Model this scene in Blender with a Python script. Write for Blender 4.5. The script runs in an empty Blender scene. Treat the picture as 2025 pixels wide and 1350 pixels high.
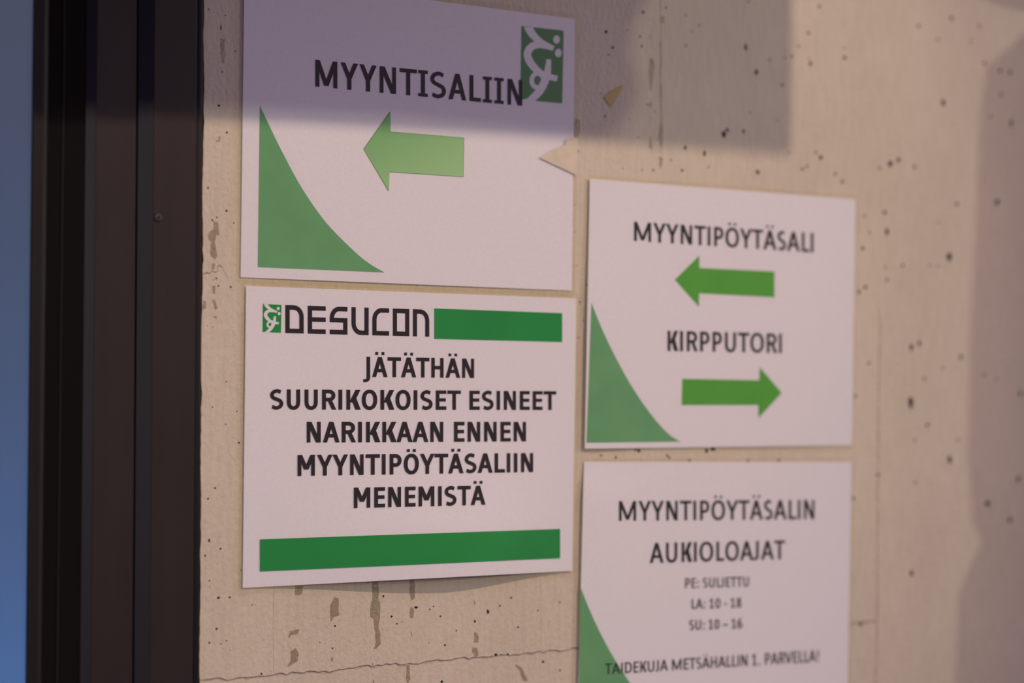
import bpy, math, random
from mathutils import Vector, Matrix
from mathutils.geometry import delaunay_2d_cdt

random.seed(7)
scene = bpy.context.scene
COL = scene.collection
Z0 = 1.50                       # height of the reference point above the floor

# ------------------------------------------------------------------ camera
CAM = Vector((-0.8902, -1.4419, -0.0624 + Z0))
YAW, PITCH, ROLL = 0.6645, 0.0111, 0.0053
FPX = 85 / 36 * 2025


def basis():
    cy, sy, cp, sp = math.cos(YAW), math.sin(YAW), math.cos(PITCH), math.sin(PITCH)
    fw = Vector((sy * cp, cy * cp, sp))
    rt = Vector((cy, -sy, 0))
    up = rt.cross(fw)
    c, s = math.cos(ROLL), math.sin(ROLL)
    return rt * c + up * s, rt * (-s) + up * c, fw


RT, UP, FW = basis()


def ray(x, y):
    return (RT * ((x - 1012.5) / FPX) - UP * ((y - 675) / FPX) + FW)


def on_y(x, y, Y=0.0):
    """photo coordinate -> point of the upright plane y = Y"""
    d = ray(x, y)
    return CAM + d * ((Y - CAM.y) / d.y)


def on_x(x, y, X):
    d = ray(x, y)
    return CAM + d * ((X - CAM.x) / d.x)


cam_data = bpy.data.cameras.new('camera')
cam = bpy.data.objects.new('camera', cam_data)
COL.objects.link(cam)
m = Matrix((RT, UP, -FW)).transposed().to_4x4()
m.translation = CAM
cam.matrix_world = m
cam_data.lens = 85
cam_data.sensor_width = 36
cam_data.sensor_fit = 'HORIZONTAL'
cam_data.clip_start = 0.02
cam_data.dof.use_dof = True
cam_data.dof.focus_distance = (on_y(700, 760) - CAM).dot(FW)
cam_data.dof.aperture_fstop = 3.2
cam_data.dof.aperture_blades = 0
scene.camera = cam

# ------------------------------------------------------------------ world, lights, exposure
scene.view_settings.view_transform = 'Standard'
scene.view_settings.look = 'None'
scene.view_settings.gamma = 1
scene.view_settings.use_curve_mapping = False
scene.view_settings.exposure = 0.0

world = bpy.data.worlds.new('hall_ambience')
scene.world = world
world.use_nodes = True
bg = world.node_tree.nodes['Background']
bg.inputs[0].default_value = (0.245, 0.172, 0.285, 1)
bg.inputs[1].default_value = 1.16


def spot(name, loc, target, power, color, radius, size, blend=1.0):
    d = bpy.data.lights.new(name, 'SPOT')
    d.energy = power
    d.color = color
    d.shadow_soft_size = radius
    d.spot_size = math.radians(size)
    d.spot_blend = blend
    o = bpy.data.objects.new(name, d)
    COL.objects.link(o)
    o.location = loc
    o.rotation_euler = (Vector(target) - Vector(loc)).to_track_quat('-Z', 'Y').to_euler()
    return o


K1 = Vector((0.95, -2.6, 1.9 + Z0))       # main warm ceiling spot
K2 = Vector((-2.2, -2.6, 0.33 + Z0))      # weak lamp behind on the left
K3 = Vector((3.6, -2.0, 0.34 + Z0))       # weak lamp on the right
AIM = on_y(880, 570)
spot('ceiling_spot', K1, AIM, 190, (1.0, 0.70, 0.54), 0.028, 30)
spot('side_lamp', K2, on_y(1000, 560), 92, (1.0, 0.86, 0.70), 0.008, 44)
spot('hall_lamp', K3, on_y(1760, 780), 104, (1.0, 0.86, 0.72), 0.012, 30)


# ------------------------------------------------------------------ materials
def mat(name, color=(.5, .5, .5), rough=.5, metal=0.0, spec=.5, coat=0.0, coat_rough=.1, build=None):
    mt = bpy.data.materials.new(name)
    mt.use_nodes = True
    nt = mt.node_tree
    b = nt.nodes['Principled BSDF']
    b.inputs['Base Color'].default_value = (*color, 1)
    b.inputs['Roughness'].default_value = rough
    b.inputs['Metallic'].default_value = metal
    b.inputs['Specular IOR Level'].default_value = spec
    b.inputs['Coat Weight'].default_value = coat
    b.inputs['Coat Roughness'].default_value = coat_rough
    if build:
        build(nt, b)
    return mt


def N(nt, t, **kw):
    n = nt.nodes.new(t)
    for k, v in kw.items():
        if k in n.inputs:
            n.inputs[k].default_value = v
        else:
            setattr(n, k, v)
    return n


def coords(nt, scale):
    g = nt.nodes.new('ShaderNodeNewGeometry')
    mp = nt.nodes.new('ShaderNodeMapping')
    mp.inputs['Scale'].default_value = scale
    nt.links.new(g.outputs['Position'], mp.inputs['Vector'])
    return mp.outputs[0]


def noise(nt, scale3, scale=1.0, detail=4, rough=.55):
    n = N(nt, 'ShaderNodeTexNoise', Scale=scale, Detail=detail, Roughness=rough)
    nt.links.new(coords(nt, scale3), n.inputs['Vector'])
    return n.outputs['Fac']


def ramp(nt, fac, c0, c1, p0=.3, p1=.7):
    r = nt.nodes.new('ShaderNodeValToRGB')
    r.color_ramp.elements[0].position = p0
    r.color_ramp.elements[1].position = p1
    r.color_ramp.elements[0].color = (*c0, 1)
    r.color_ramp.elements[1].color = (*c1, 1)
    nt.links.new(fac, r.inputs[0])
    return r.outputs[0]


def bump(nt, b, fac, strength, dist, prev=None):
    n = N(nt, 'ShaderNodeBump', Strength=strength, Distance=dist)
    nt.links.new(fac, n.inputs['Height'])
    if prev:
        nt.links.new(prev, n.inputs['Normal'])
    nt.links.new(n.outputs[0], b.inputs['Normal'])
    return n.outputs[0]


def concrete(c0, c1):
    def f(nt, b):
        col = ramp(nt, noise(nt, (7, 7, 4), 1, 5), c0, c1)
        fine = ramp(nt, noise(nt, (260, 260, 40), 1, 3), (.93, .93, .92), (1.04, 1.04, 1.04))
        mx = N(nt, 'ShaderNodeMix', data_type='RGBA', blend_type='MULTIPLY')
        mx.inputs[0].default_value = 1
        nt.links.new(col, mx.inputs[6])
        nt.links.new(fine, mx.inputs[7])
        nt.links.new(mx.outputs[2], b.inputs['Base Color'])
        p = bump(nt, b, noise(nt, (900, 900, 60), 1, 2), .30, .0004)      # brushed paint, upright strokes
        p = bump(nt, b, noise(nt, (330, 330, 230), 1, 4, .6), 1.0, .0010, p)  # grain
        bump(nt, b, noise(nt, (110, 110, 70), 1, 3), .35, .0015, p)
    return f


M = {}
M['wall'] = mat('painted_concrete', rough=.62, spec=.35, build=concrete((.57, .535, .40), (.655, .615, .465)))
M['stain'] = mat('concrete_drip_stain', rough=.35, spec=.5, build=concrete((.275, .245, .145), (.345, .31, .19)))
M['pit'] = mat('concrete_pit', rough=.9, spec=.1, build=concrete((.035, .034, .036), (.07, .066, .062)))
M['groove'] = mat('concrete_joint', rough=.8, spec=.2, build=concrete((.42, .385, .31), (.50, .455, .37)))


def paper_build(nt, b):
    nt.links.new(ramp(nt, noise(nt, (500, 500, 500), 1, 2), (.79, .815, .82), (.83, .855, .86)), b.inputs['Base Color'])
    bump(nt, b, noise(nt, (900, 900, 900), 1, 3), .25, .0002)


M['paper'] = mat('white_paper', rough=.8, spec=.3, build=paper_build)
M['white_print'] = mat('white_print', rough=.8, spec=.3, build=paper_build)


def ink(name, c, c2=None, axis=None, rough=.7):
    c2 = c2 or tuple(v * 1.12 for v in c)

    def f(nt, b):
        nt.links.new(ramp(nt, noise(nt, (30, 30, 30), 1, 3), c, c2), b.inputs['Base Color'])
    return mat(name, c, rough=rough, spec=.3, build=f)


M['black'] = ink('black_toner', (.007, .0045, .003), (.011, .008, .005))
M['dark_text'] = ink('dark_green_black_toner', (.009, .014, .009), (.014, .02, .013))
M['grey_text'] = ink('grey_toner', (.045, .045, .045), (.055, .055, .055))
M['green_tri'] = ink('muted_green_print', (.122, .385, .15), (.15, .43, .17))
M['green_arrow'] = ink('leaf_green_print', (.078, .40, .028), (.09, .43, .034))
M['green_logo'] = ink('logo_green_print', (.085, .255, .09), (.10, .28, .10))
M['green_bar'] = ink('deep_green_print', (.002, .28, .042), (.004, .31, .05))
M['green_line'] = ink('arrow_outline_print', (.11, .27, .085))


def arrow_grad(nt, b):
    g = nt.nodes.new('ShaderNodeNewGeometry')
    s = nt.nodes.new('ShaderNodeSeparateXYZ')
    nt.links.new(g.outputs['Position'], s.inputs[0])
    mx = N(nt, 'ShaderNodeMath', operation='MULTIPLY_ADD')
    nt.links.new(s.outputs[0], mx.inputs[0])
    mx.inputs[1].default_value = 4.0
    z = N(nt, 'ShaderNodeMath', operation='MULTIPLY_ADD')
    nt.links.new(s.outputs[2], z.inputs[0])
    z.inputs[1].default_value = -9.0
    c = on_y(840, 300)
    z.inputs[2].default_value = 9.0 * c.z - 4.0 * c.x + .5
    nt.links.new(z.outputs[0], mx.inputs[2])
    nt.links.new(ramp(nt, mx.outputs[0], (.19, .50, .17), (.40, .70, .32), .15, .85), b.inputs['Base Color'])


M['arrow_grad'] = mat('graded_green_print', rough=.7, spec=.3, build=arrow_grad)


def thin_fresnel(nt):
    """reflectance of a thin clear sheet, the same from both sides"""
    lw = N(nt, 'ShaderNodeLayerWeight', Blend=.5)
    pw = N(nt, 'ShaderNodeMath', operation='POWER')
    nt.links.new(lw.outputs['Facing'], pw.inputs[0])
    pw.inputs[1].default_value = 5
    ma = N(nt, 'ShaderNodeMath', operation='MULTIPLY_ADD')
    nt.links.new(pw.outputs[0], ma.inputs[0])
    ma.inputs[1].default_value = .95
    ma.inputs[2].default_value = .032
    return ma.outputs[0], lw


def film_material(name, tint, sc=22, strength=.10):
    mt = bpy.data.materials.new(name)
    mt.use_nodes = True
    nt = mt.node_tree
    nt.nodes.clear()
    out = nt.nodes.new('ShaderNodeOutputMaterial')
    tr = N(nt, 'ShaderNodeBsdfTransparent', Color=(*tint, 1))
    gl = N(nt, 'ShaderNodeBsdfGlossy', Roughness=.08, Color=(1, 1, 1, 1))
    fr, lw = thin_fresnel(nt)
    mix = nt.nodes.new('ShaderNodeMixShader')
    bp = N(nt, 'ShaderNodeBump', Strength=strength, Distance=.002)
    nt.links.new(noise(nt, (sc, sc, sc * 1.5), 1, 3), bp.inputs['Height'])
    nt.links.new(bp.outputs[0], gl.inputs['Normal'])
    nt.links.new(bp.outputs[0], lw.inputs['Normal'])
    nt.links.new(fr, mix.inputs[0])
    nt.links.new(tr.outputs[0], mix.inputs[1])
    nt.links.new(gl.outputs[0], mix.inputs[2])
    nt.links.new(mix.outputs[0], out.inputs[0])
    return mt


M['film'] = film_material('clear_laminate', (.97, .97, .96))
M['film_edge'] = film_material('laminate_margin', (.975, .962, .89))


def metal_build(nt, b):
    nt.links.new(ramp(nt, noise(nt, (60, 60, 12), 1, 4), (.014, .009, .007), (.019, .013, .009)), b.inputs['Base Color'])
    bump(nt, b, noise(nt, (700, 700, 700), 1, 2), .12, .0002)


M['frame'] = mat('brown_black_coated_aluminium', rough=.5, spec=.35, build=metal_build)
M['seal'] = mat('black_rubber_seal', (.010, .008, .008), rough=.6, spec=.3,
                build=lambda nt, b: bump(nt, b, noise(nt, (300, 300, 60), 1, 3), .3, .0005))
M['gasket'] = mat('black_door_gasket', (.004, .003, .003), rough=.8, spec=.12,
                  build=lambda nt, b: bump(nt, b, noise(nt, (300, 300, 60), 1, 3), .3, .0005))
M['return'] = mat('return_with_blue_light', (.0045, .0045, .0105), rough=.5, spec=.3,  # bluish light falling on the returns is put into this colour
                  build=lambda nt, b: bump(nt, b, noise(nt, (900, 900, 20), 1, 3), .15, .0003))
M['leaf'] = mat('dark_door_leaf_paint', (.0075, .0062, .0042), rough=.5, spec=.25,
                build=lambda nt, b: bump(nt, b, noise(nt, (500, 500, 500), 1, 3), .1, .0002))
M['screw'] = mat('dark_screw_steel', (.05, .055, .055), rough=.4, metal=.6,
                 build=lambda nt, b: bump(nt, b, noise(nt, (900, 900, 900), 1, 3), .2, .0003))
M['outside'] = mat('grey_render', (.29, .37, .31), rough=.9, spec=.1,
                   build=lambda nt, b: bump(nt, b, noise(nt, (20, 20, 20), 1, 3), .2, .003))


def glass_build(nt, b):
    nt.nodes.remove(b)
    out = nt.nodes['Material Output']
    tr = N(nt, 'ShaderNodeBsdfTransparent', Color=(.93, .95, .97, 1))
    gl = N(nt, 'ShaderNodeBsdfGlossy', Roughness=.03)
    fr, lw = thin_fresnel(nt)
    bp = N(nt, 'ShaderNodeBump', Strength=.02, Distance=.002)
    nt.links.new(noise(nt, (4, 4, 4), 1, 2), bp.inputs['Height'])
    nt.links.new(bp.outputs[0], gl.inputs['Normal'])
    mix = nt.nodes.new('ShaderNodeMixShader')
    nt.links.new(fr, mix.inputs[0])
    nt.links.new(tr.outputs[0], mix.inputs[1])
    nt.links.new(gl.outputs[0], mix.inputs[2])
    nt.links.new(mix.outputs[0], out.inputs[0])


M['glass'] = mat('door_glass', build=glass_build)
M['tape'] = mat('yellowed_masking_tape', rough=.55, spec=.4,
                build=lambda nt, b: (nt.links.new(ramp(nt, noise(nt, (120, 120, 120), 1, 3), (.60, .56, .40), (.68, .64, .47)), b.inputs['Base Color']),
                                     bump(nt, b, noise(nt, (400, 400, 400), 1, 3), .3, .0003)))
M['yellow'] = mat('mustard_paper_scrap', rough=.8, spec=.2,
                  build=lambda nt, b: (nt.links.new(ramp(nt, noise(nt, (300, 300, 300), 1, 3), (.50, .42, .16), (.60, .51, .22)), b.inputs['Base Color']),
                                       bump(nt, b, noise(nt, (500, 500, 500), 1, 3), .3, .0003)))
M['board'] = mat('grey_board', rough=.8, build=lambda nt, b: nt.links.new(
    ramp(nt, noise(nt, (9, 9, 9), 1, 3), (.2, .19, .18), (.26, .25, .24)), b.inputs['Base Color']))


# ------------------------------------------------------------------ object helpers
def link(name, me, parent=None):
    o = bpy.data.objects.new(name, me)
    COL.objects.link(o)
    if parent:
        o.parent = parent
        o.matrix_parent_inverse = Matrix.Translation(-parent.location)
    return o


def mesh(name, verts, faces, mats, parent=None, idx=None, smooth=False):
    me = bpy.data.meshes.new(name)
    me.from_pydata([tuple(v) for v in verts], [], faces)
    for mt in (mats if isinstance(mats, list) else [mats]):
        me.materials.append(mt)
    if idx:
        me.polygons.foreach_set('material_index', idx)
    if smooth:
        me.polygons.foreach_set('use_smooth', [True] * len(me.polygons))
    me.update()
    return link(name, me, parent)


def empty(name, loc, label=None, cat=None, group=None, kind=None):
    o = bpy.data.objects.new(name, None)
    o.empty_display_size = .05
    o.location = loc
    COL.objects.link(o)
    return tag(o, label, cat, group, kind)


def tag(o, label=None, cat=None, group=None, kind=None):
    for k, v in (('label', label), ('category', cat), ('group', group), ('kind', kind)):
        if v:
            o[k] = v
    return o


def area(p):
    return sum(p[i][0] * p[(i + 1) % len(p)][1] - p[(i + 1) % len(p)][0] * p[i][1] for i in range(len(p))) / 2


def union(polys):
    """2D polygons -> triangulated union"""
    vs, fs = [], []
    for p in polys:
        if abs(area(p)) < 1e-9:
            continue
        if area(p) < 0:
            p = p[::-1]
        fs.append(list(range(len(vs), len(vs) + len(p))))
        vs += [Vector((a[0], a[1])) * 1000 for a in p]
    r = delaunay_2d_cdt(vs, [], fs, 1, 1e-4)
    return [(v.x / 1000, v.y / 1000) for v in r[0]], [list(f) for f, o in zip(r[2], r[5]) if o]


# ------------------------------------------------------------------ structure: concrete wall with pits, drips and joints
def z_in(off, sc, pts):
    return [(off[0] + a[0] / sc, off[1] + a[1] / sc) for a in pts]


stains = []
for pts in [
    [(512, 400), (555, 398), (545, 445), (515, 447)],
    [(690, 500), (710, 455), (733, 460), (737, 545), (712, 556), (692, 585), (690, 530)],
    [(900, 375), (932, 370), (932, 470), (942, 480), (940, 560), (932, 600), (942, 640), (943, 690), (925, 715), (908, 718),
     (918, 680), (910, 600), (908, 565), (890, 555), (893, 500), (900, 470)],
    [(1088, 365), (1112, 365), (1115, 460), (1095, 475), (1088, 440)],
    [(1095, 500), (1112, 515), (1108, 560), (1090, 565), (1087, 530)],
    [(1093, 620), (1103, 640), (1103, 665), (1096, 640)],
    [(1408, 460), (1422, 490), (1412, 495)],
    [(1410, 630), (1425, 635), (1435, 655), (1430, 683), (1412, 685)],
    [(1400, 705), (1425, 710), (1435, 750), (1418, 758), (1402, 730)],
    [(480, 655), (490, 625), (535, 617), (530, 640), (500, 645), (485, 665)],
    [(472, 805), (490, 780), (492, 745), (488, 730), (520, 710), (535, 745), (528, 775), (490, 800)],
    [(1072, 795), (1088, 795), (1090, 870), (1080, 890), (1070, 870)],
    [(1615, 790), (1650, 810), (1665, 840), (1680, 875), (1655, 878), (1640, 830)],
    [(903, 865), (915, 880), (905, 890)],
    [(695, 757), (707, 760), (702, 778), (693, 772)],
    [(900, 783), (908, 785), (906, 803), (899, 800)],
]:
    stains.append(z_in((380, 1000), 2.531, pts))
for pts in [
    [(190, 165), (235, 180), (240, 300), (215, 290), (205, 350), (220, 480), (205, 510), (165, 480), (160, 410), (175, 350),
     (140, 330), (150, 260), (185, 240)],
    [(180, 540), (205, 540), (200, 600), (175, 600)],
    [(95, 870), (120, 880), (120, 940), (95, 960)],
    [(180, 740), (208, 742), (206, 820), (185, 812)],
    [(175, 860), (205, 880), (228, 950), (200, 960)],
    [(190, 1005), (225, 1010), (220, 1035), (195, 1030)],
]:
    stains.append(z_in((380, 400), 4.5, pts))
for pts in [
    [(250, 345), (290, 350), (285, 560), (262, 565), (252, 470)],
    [(250, 220), (262, 220), (260, 270), (250, 262)],
    [(237, 1210), (250, 1210), (250, 1265), (235, 1265)],
]:
    stains.append(z_in((380, 0), 4.5, pts))
for pts in [
    [(630, 105), (655, 110), (650, 160), (632, 155)],
    [(557, 230), (566, 235), (564, 265), (556, 268)],
    [(555, 385), (580, 390), (588, 440), (578, 550), (570, 605), (555, 600), (550, 480)],
    [(622, 270), (634, 270), (636, 400), (630, 540), (640, 600), (636, 760), (645, 860), (640, 980), (622, 975), (613, 900),
     (630, 800), (624, 620), (618, 500), (626, 400)],
    [(555, 680), (572, 680), (572, 718), (555, 715)],
    [(553, 905), (570, 940), (572, 998), (555, 995)],
    [(615, 1045), (642, 1045), (638, 1105), (630, 1130), (620, 1100)],
    [(50, 790), (90, 800), (92, 880), (75, 920), (50, 915)],
]:
    stains.append(z_in((1120, 0), 3.375, pts))

pits = []


def add_pits(off, sc, lst):
    for p in lst:
        tall = p[3] if len(p) > 3 else 1.0
        pits.append((off[0] + p[0] / sc, off[1] + p[1] / sc, max(p[2] / sc, .9), tall))


add_pits((1120, 0), 3.375, [
    (265, 212, 11), (408, 202, 5), (512, 82, 9), (493, 243, 7), (502, 308, 7), (307, 317, 8), (282, 365, 6), (663, 50, 7),
    (797, 100, 6), (888, 168, 6), (836, 210, 5), (797, 303, 6), (1198, 315, 10, 2.2), (1268, 480, 12, 1.7), (1440, 567, 9),
    (1050, 895, 16, 1.3), (1075, 868, 12), (1183, 878, 9, 1.5), (793, 985, 9, 1.5), (922, 1025, 9, 2.2), (1548, 308, 8), (1503, 377, 8),
    (1615, 222, 9, 1.3), (1628, 425, 10, 1.3), (1615, 395, 5), (1687, 43, 9), (1857, 385, 13, .8), (1855, 322, 6), (1665, 1018, 8), (1697, 1050, 13),
    (1605, 1108, 9), (1577, 1128, 10, .8), (1483, 1020, 6), (1277, 1150, 13), (773, 1138, 9), (697, 1068, 6), (540, 700, 6),
    (590, 740, 5), (257, 775, 6), (420, 793, 4), (230, 623, 5), (505, 1133, 5), (580, 1135, 6, 1.6), (478, 918, 4), (1215, 10, 7),
    (1357, 400, 7), (1462, 383, 6), (947, 1115, 6), (603, 930, 4), (78, 1008, 5, 1.6), (1225, 752, 5), (377, 1122, 4), (1405, 805, 5), (1795, 1160, 8)])
add_pits((1625, 0), 2.25, [
    (577, 82, 9), (430, 115, 6), (700, 115, 6), (517, 175, 6), (541, 457, 10, 1.3), (793, 315, 8), (838, 322, 8), (797, 420, 6),
    (843, 548, 8, 1.5), (750, 518, 6), (305, 728, 12), (342, 712, 8, 1.3), (258, 747, 6), (414, 743, 6, 1.4), (92, 808, 7), (60, 775, 6),
    (281, 945, 8), (291, 1030, 9, 1.5), (182, 1105, 8), (213, 1033, 5), (192, 960, 5), (567, 1142, 14, 1.4), (602, 908, 7, 1.3),
    (780, 900, 10, 1.4), (166, 1299, 8), (193, 1278, 8), (290, 1245, 7), (282, 1190, 5), (480, 1180, 5), (518, 1183, 5),
    (360, 1180, 7), (518, 990, 5), (722, 280, 7), (665, 185, 5)])
add_pits((1625, 600), 1.8, [
    (320, 157, 7, 1.6), (347, 142, 6, 1.6), (496, 190, 7, 1.3), (168, 213, 5), (365, 267, 5), (317, 353, 9, 2.2), (120, 330, 4, 1.5),
    (376, 432, 6), (455, 555, 8, 1.8), (335, 637, 4), (330, 487, 4), (320, 960, 7, 1.5), (113, 693, 6), (590, 712, 11, .7),
    (670, 770, 7, 1.5), (707, 320, 6, 1.5), (138, 1140, 7), (200, 610, 6), (486, 485, 4), (432, 230, 4), (700, 625, 6, 1.7),
    (578, 255, 5), (625, 268, 4)])
add_pits((0, 0), 2.25, [
    (928, 41, 3), (1003, 69, 3), (988, 320, 3), (974, 470, 5), (1009, 590, 4), (965, 628, 3), (925, 836, 4), (1008, 938, 5),
    (1040, 992, 3), (945, 980, 4), (965, 967, 3), (918, 773, 3), (1048, 228, 3), (905, 1163, 3), (983, 125, 3, 3)])
add_pits((0, 700), 2.077, [
    (873, 218, 3), (930, 113, 3), (927, 288, 3), (973, 235, 3), (981, 364, 4), (883, 550, 4), (854, 594, 4), (906, 799, 4),
    (859, 768, 4), (843, 827, 4), (897, 1000, 6, .8), (943, 999, 4), (889, 1128, 5), (860, 1185, 4), (930, 1177, 3),
    (908, 1190, 3), (945, 1215, 2), (860, 930, 3), (862, 955, 2)])
add_pits((380, 1000), 2.531, [
    (65, 247, 4), (85, 170, 5), (957, 452, 5), (1120, 508, 9, .7), (1243, 552, 5), (1025, 590, 4), (1190, 517, 4), (1208, 503, 4),
    (998, 553, 5), (1265, 697, 5), (1322, 625, 4), (1480, 530, 7, 1.5), (1415, 578, 6), (1520, 745, 8, .8), (1580, 742, 6, .8),
    (1755, 780, 6), (1840, 823, 5), (1250, 880, 7), (1050, 580, 3), (702, 712, 4), (347, 840, 5), (1540, 500, 5), (715, 600, 5),
    (1840, 483, 4), (1730, 523, 4), (1597, 460, 5), (1630, 607, 5), (300, 495, 3), (1185, 685, 3), (640, 683, 3), (880, 385, 3)])
add_pits((380, 400), 4.5, [
    (218, 133, 7, .8), (178, 158, 7), (368, 184, 4), (192, 327, 4), (195, 413, 5), (105, 525, 4), (215, 675, 8), (233, 742, 8),
    (343, 753, 9, .8), (135, 1100, 4), (183, 1108, 4), (190, 690, 5)])
add_pits((1040, 500), 4.5, [(458, 115, 4), (540, 285, 6, 1.4), (480, 435, 7), (512, 603, 5), (470, 755, 6), (320, 372, 4), (485, 455, 5)])
add_pits((1107, 870), 2.205, [(345, 46, 8), (330, 42, 5), (668, 40, 12, .6), (640, 46, 8), (470, 68, 6), (565, 88, 5), (245, 75, 5), (820, 90, 5), (955, 88, 6), (180, 66, 4), (478, 78, 5)])
PX0, PX1 = 400, 2025
for i in range(130):                      # tiny pin holes between the larger ones
    pits.append((random.uniform(405, 2020), random.uniform(2, 1348), random.uniform(.5, .85), random.uniform(.8, 1.5)))

joints = [  # centre line, half width in m, depth
    ([(395, 1347), (440, 1344), (500, 1340), (545, 1334), (620, 1328), (652, 1330), (700, 1320), (800, 1313), (900, 1303), (1000, 1296), (1060, 1291), (1140, 1282),
      (1400, 1258), (1680, 1233), (1733, 1229)], .0010, .0012),
    ([(1741, 640), (1737, 800), (1736, 950), (1734, 1229), (1733, 1300), (1730, 1420)], .0007, .0012),
    ([(541, 1150), (540, 1240), (541, 1330)], .00014, .0002),
    ([(1069, 1150), (1070, 1292)], .00014, .0002),
    ([(402, 541), (408, 539), (415, 541), (419, 536), (424, 538), (431, 537), (429, 528), (433, 523), (440, 528)], .0005, .0010),
    ([(1305, -40), (1307, 80), (1305, 160), (1308, 240), (1306, 300)], .0004, .0006),
]

WX0 = on_y(399, 675).x
WX1, WZ0, WZ1 = 2.2, Z0 - 1.1, Z0 + 1.1


def build_wall():
    vs = [Vector((WX0, WZ0)), Vector((WX1, WZ0)), Vector((WX1, WZ1)), Vector((WX0, WZ1))]
    # slightly ragged left edge
    es = [(0, 1), (1, 2), (2, 3)]
    zs = [WZ1 - (WZ1 - WZ0) * k / 600 for k in range(1, 600)]
    prev = 3
    off = 0
    for z in zs:
        off = off * .8 + random.gauss(0, .00022)
        vs.append(Vector((WX0 + off, z)))
        es.append((prev, len(vs) - 1))
        prev = len(vs) - 1
    es.append((prev, 0))
    pit_d, st_d, jt_d = [], [], []

    def loop(pts):
        b0 = len(vs)
        vs.extend(Vector(p) for p in pts)
        for i in range(len(pts)):
            es.append((b0 + i, b0 + (i + 1) % len(pts)))
    for (x, y, r, tall) in pits:
        c = on_y(x, y)
        if c.x < WX0 + .003:
            continue
        k = (on_y(x, y - 10) - c).length / 10
        rr = r * k * 1.12
        rx, rz = rr * 1.15, rr * tall
        ang = [2 * math.pi * j / 9 for j in range(9)]
        jit = [random.uniform(.78, 1.2) for _ in ang]
        outer = [(c.x + rx * q * math.cos(a), c.z + rz * q * math.sin(a)) for a, q in zip(ang, jit)]
        inner = [(c.x + .6 * rx * q * math.cos(a), c.z + .6 * rz * q * math.sin(a)) for a, q in zip(ang, jit)]
        loop(outer)
        loop(inner)
        vs.append(Vector((c.x, c.z)))
        pit_d.append((c.x, c.z, rx, rz, outer, min(.0035, rr * 1.3)))
    for s in stains:
        pts = []
        w = [on_y(*p) for p in s]
        for i in range(len(w)):
            a, b = w[i], w[(i + 1) % len(w)]
            n = max(1, int((a - b).length / .0022))
            for j in range(n):
                q = a.lerp(b, j / n)
                pts.append((q.x + random.gauss(0, .00022), q.z + random.gauss(0, .00022)))
        loop(pts)
        st_d.append(pts)
    for line, hw, dep in joints:
        w = [on_y(*p) for p in line]
        c = []
        for a, b in zip(w, w[1:]):
            n = max(1, int((a - b).length / .004))
            c += [a.lerp(b, j / n) for j in range(n)]
        c.append(w[-1])
        nr = []
        for i in range(len(c)):
            d = (c[min(i + 1, len(c) - 1)] - c[max(i - 1, 0)]).normalized()
            nr.append(Vector((-d.z, 0, d.x)))
        for i in range(len(c)):
            c[i] = c[i] + nr[i] * random.gauss(0, hw * .5)
        ww = [hw * random.uniform(.35, 1.25) for _ in c]
        L = [(p.x + n.x * q, p.z + n.z * q) for p, n, q in zip(c, nr, ww)]
        Rr = [(p.x - n.x * q, p.z - n.z * q) for p, n, q in zip(c, nr, ww)]
        loop(L + Rr[::-1])
        b0 = len(vs)
        vs.extend(Vector((p.x, p.z)) for p in c)
        for i in range(len(c) - 1):
            es.append((b0 + i, b0 + i + 1))
        jt_d.append((L + Rr[::-1], [(p.x, p.z) for p in c], dep))
    out = delaunay_2d_cdt(vs, es, [], 1, 1e-7)
    V, F = out[0], out[2]

    def inside(p, poly):
        r = False
        j = len(poly) - 1
        for i in range(len(poly)):
            if (poly[i][1] > p[1]) != (poly[j][1] > p[1]) and \
                    p[0] < (poly[j][0] - poly[i][0]) * (p[1] - poly[i][1]) / (poly[j][1] - poly[i][1]) + poly[i][0]:
                r = not r
            j = i
        return r

    def bb(poly):
        xs = [p[0] for p in poly]
        zz = [p[1] for p in poly]
        return min(xs), min(zz), max(xs), max(zz)
    pb = [(bb(p[4]), p) for p in pit_d]
    sb = [(bb(s), s) for s in st_d]
    jb = [(bb(j[0]), j) for j in jt_d]
    cen = {}
    for j in jt_d:
        for q in j[1]:
            cen[(round(q[0], 6), round(q[1], 6))] = j[2]
    verts = []
    for v in V:
        d = 0
        for (x0, z0, x1, z1), p in pb:
            if x0 < v.x < x1 and z0 < v.y < z1:
                q = math.hypot((v.x - p[0]) / p[2], (v.y - p[1]) / p[3])
                if q < .75:
                    d = max(d, p[5] * (1 - q * .6))
        d = max(d, cen.get((round(v.x, 6), round(v.y, 6)), 0))
        verts.append((v.x, d, v.y))
    faces, idx = [], []
    for f in F:
        c = (sum(V[i].x for i in f) / len(f), sum(V[i].y for i in f) / len(f))
        mi = 0
        for (b, s) in sb:
            if b[0] < c[0] < b[2] and b[1] < c[1] < b[3] and inside(c, s):
                mi = 1
        for (b, j) in jb:
            if b[0] < c[0] < b[2] and b[1] < c[1] < b[3] and inside(c, j[0]):
                mi = 3
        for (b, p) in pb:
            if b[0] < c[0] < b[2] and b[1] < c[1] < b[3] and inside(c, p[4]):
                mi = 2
        faces.append(list(f))
        idx.append(mi)
    # orient towards the room (-y), then the slab's other faces
    fixed = []
    for f in faces:
        a, b, c = (verts[i] for i in f[:3])
        ny = (b[2] - a[2]) * (c[0] - a[0]) - (b[0] - a[0]) * (c[2] - a[2])
        fixed.append(f if ny < 0 else f[::-1])
    b0 = len(verts)
    T = .22
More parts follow.
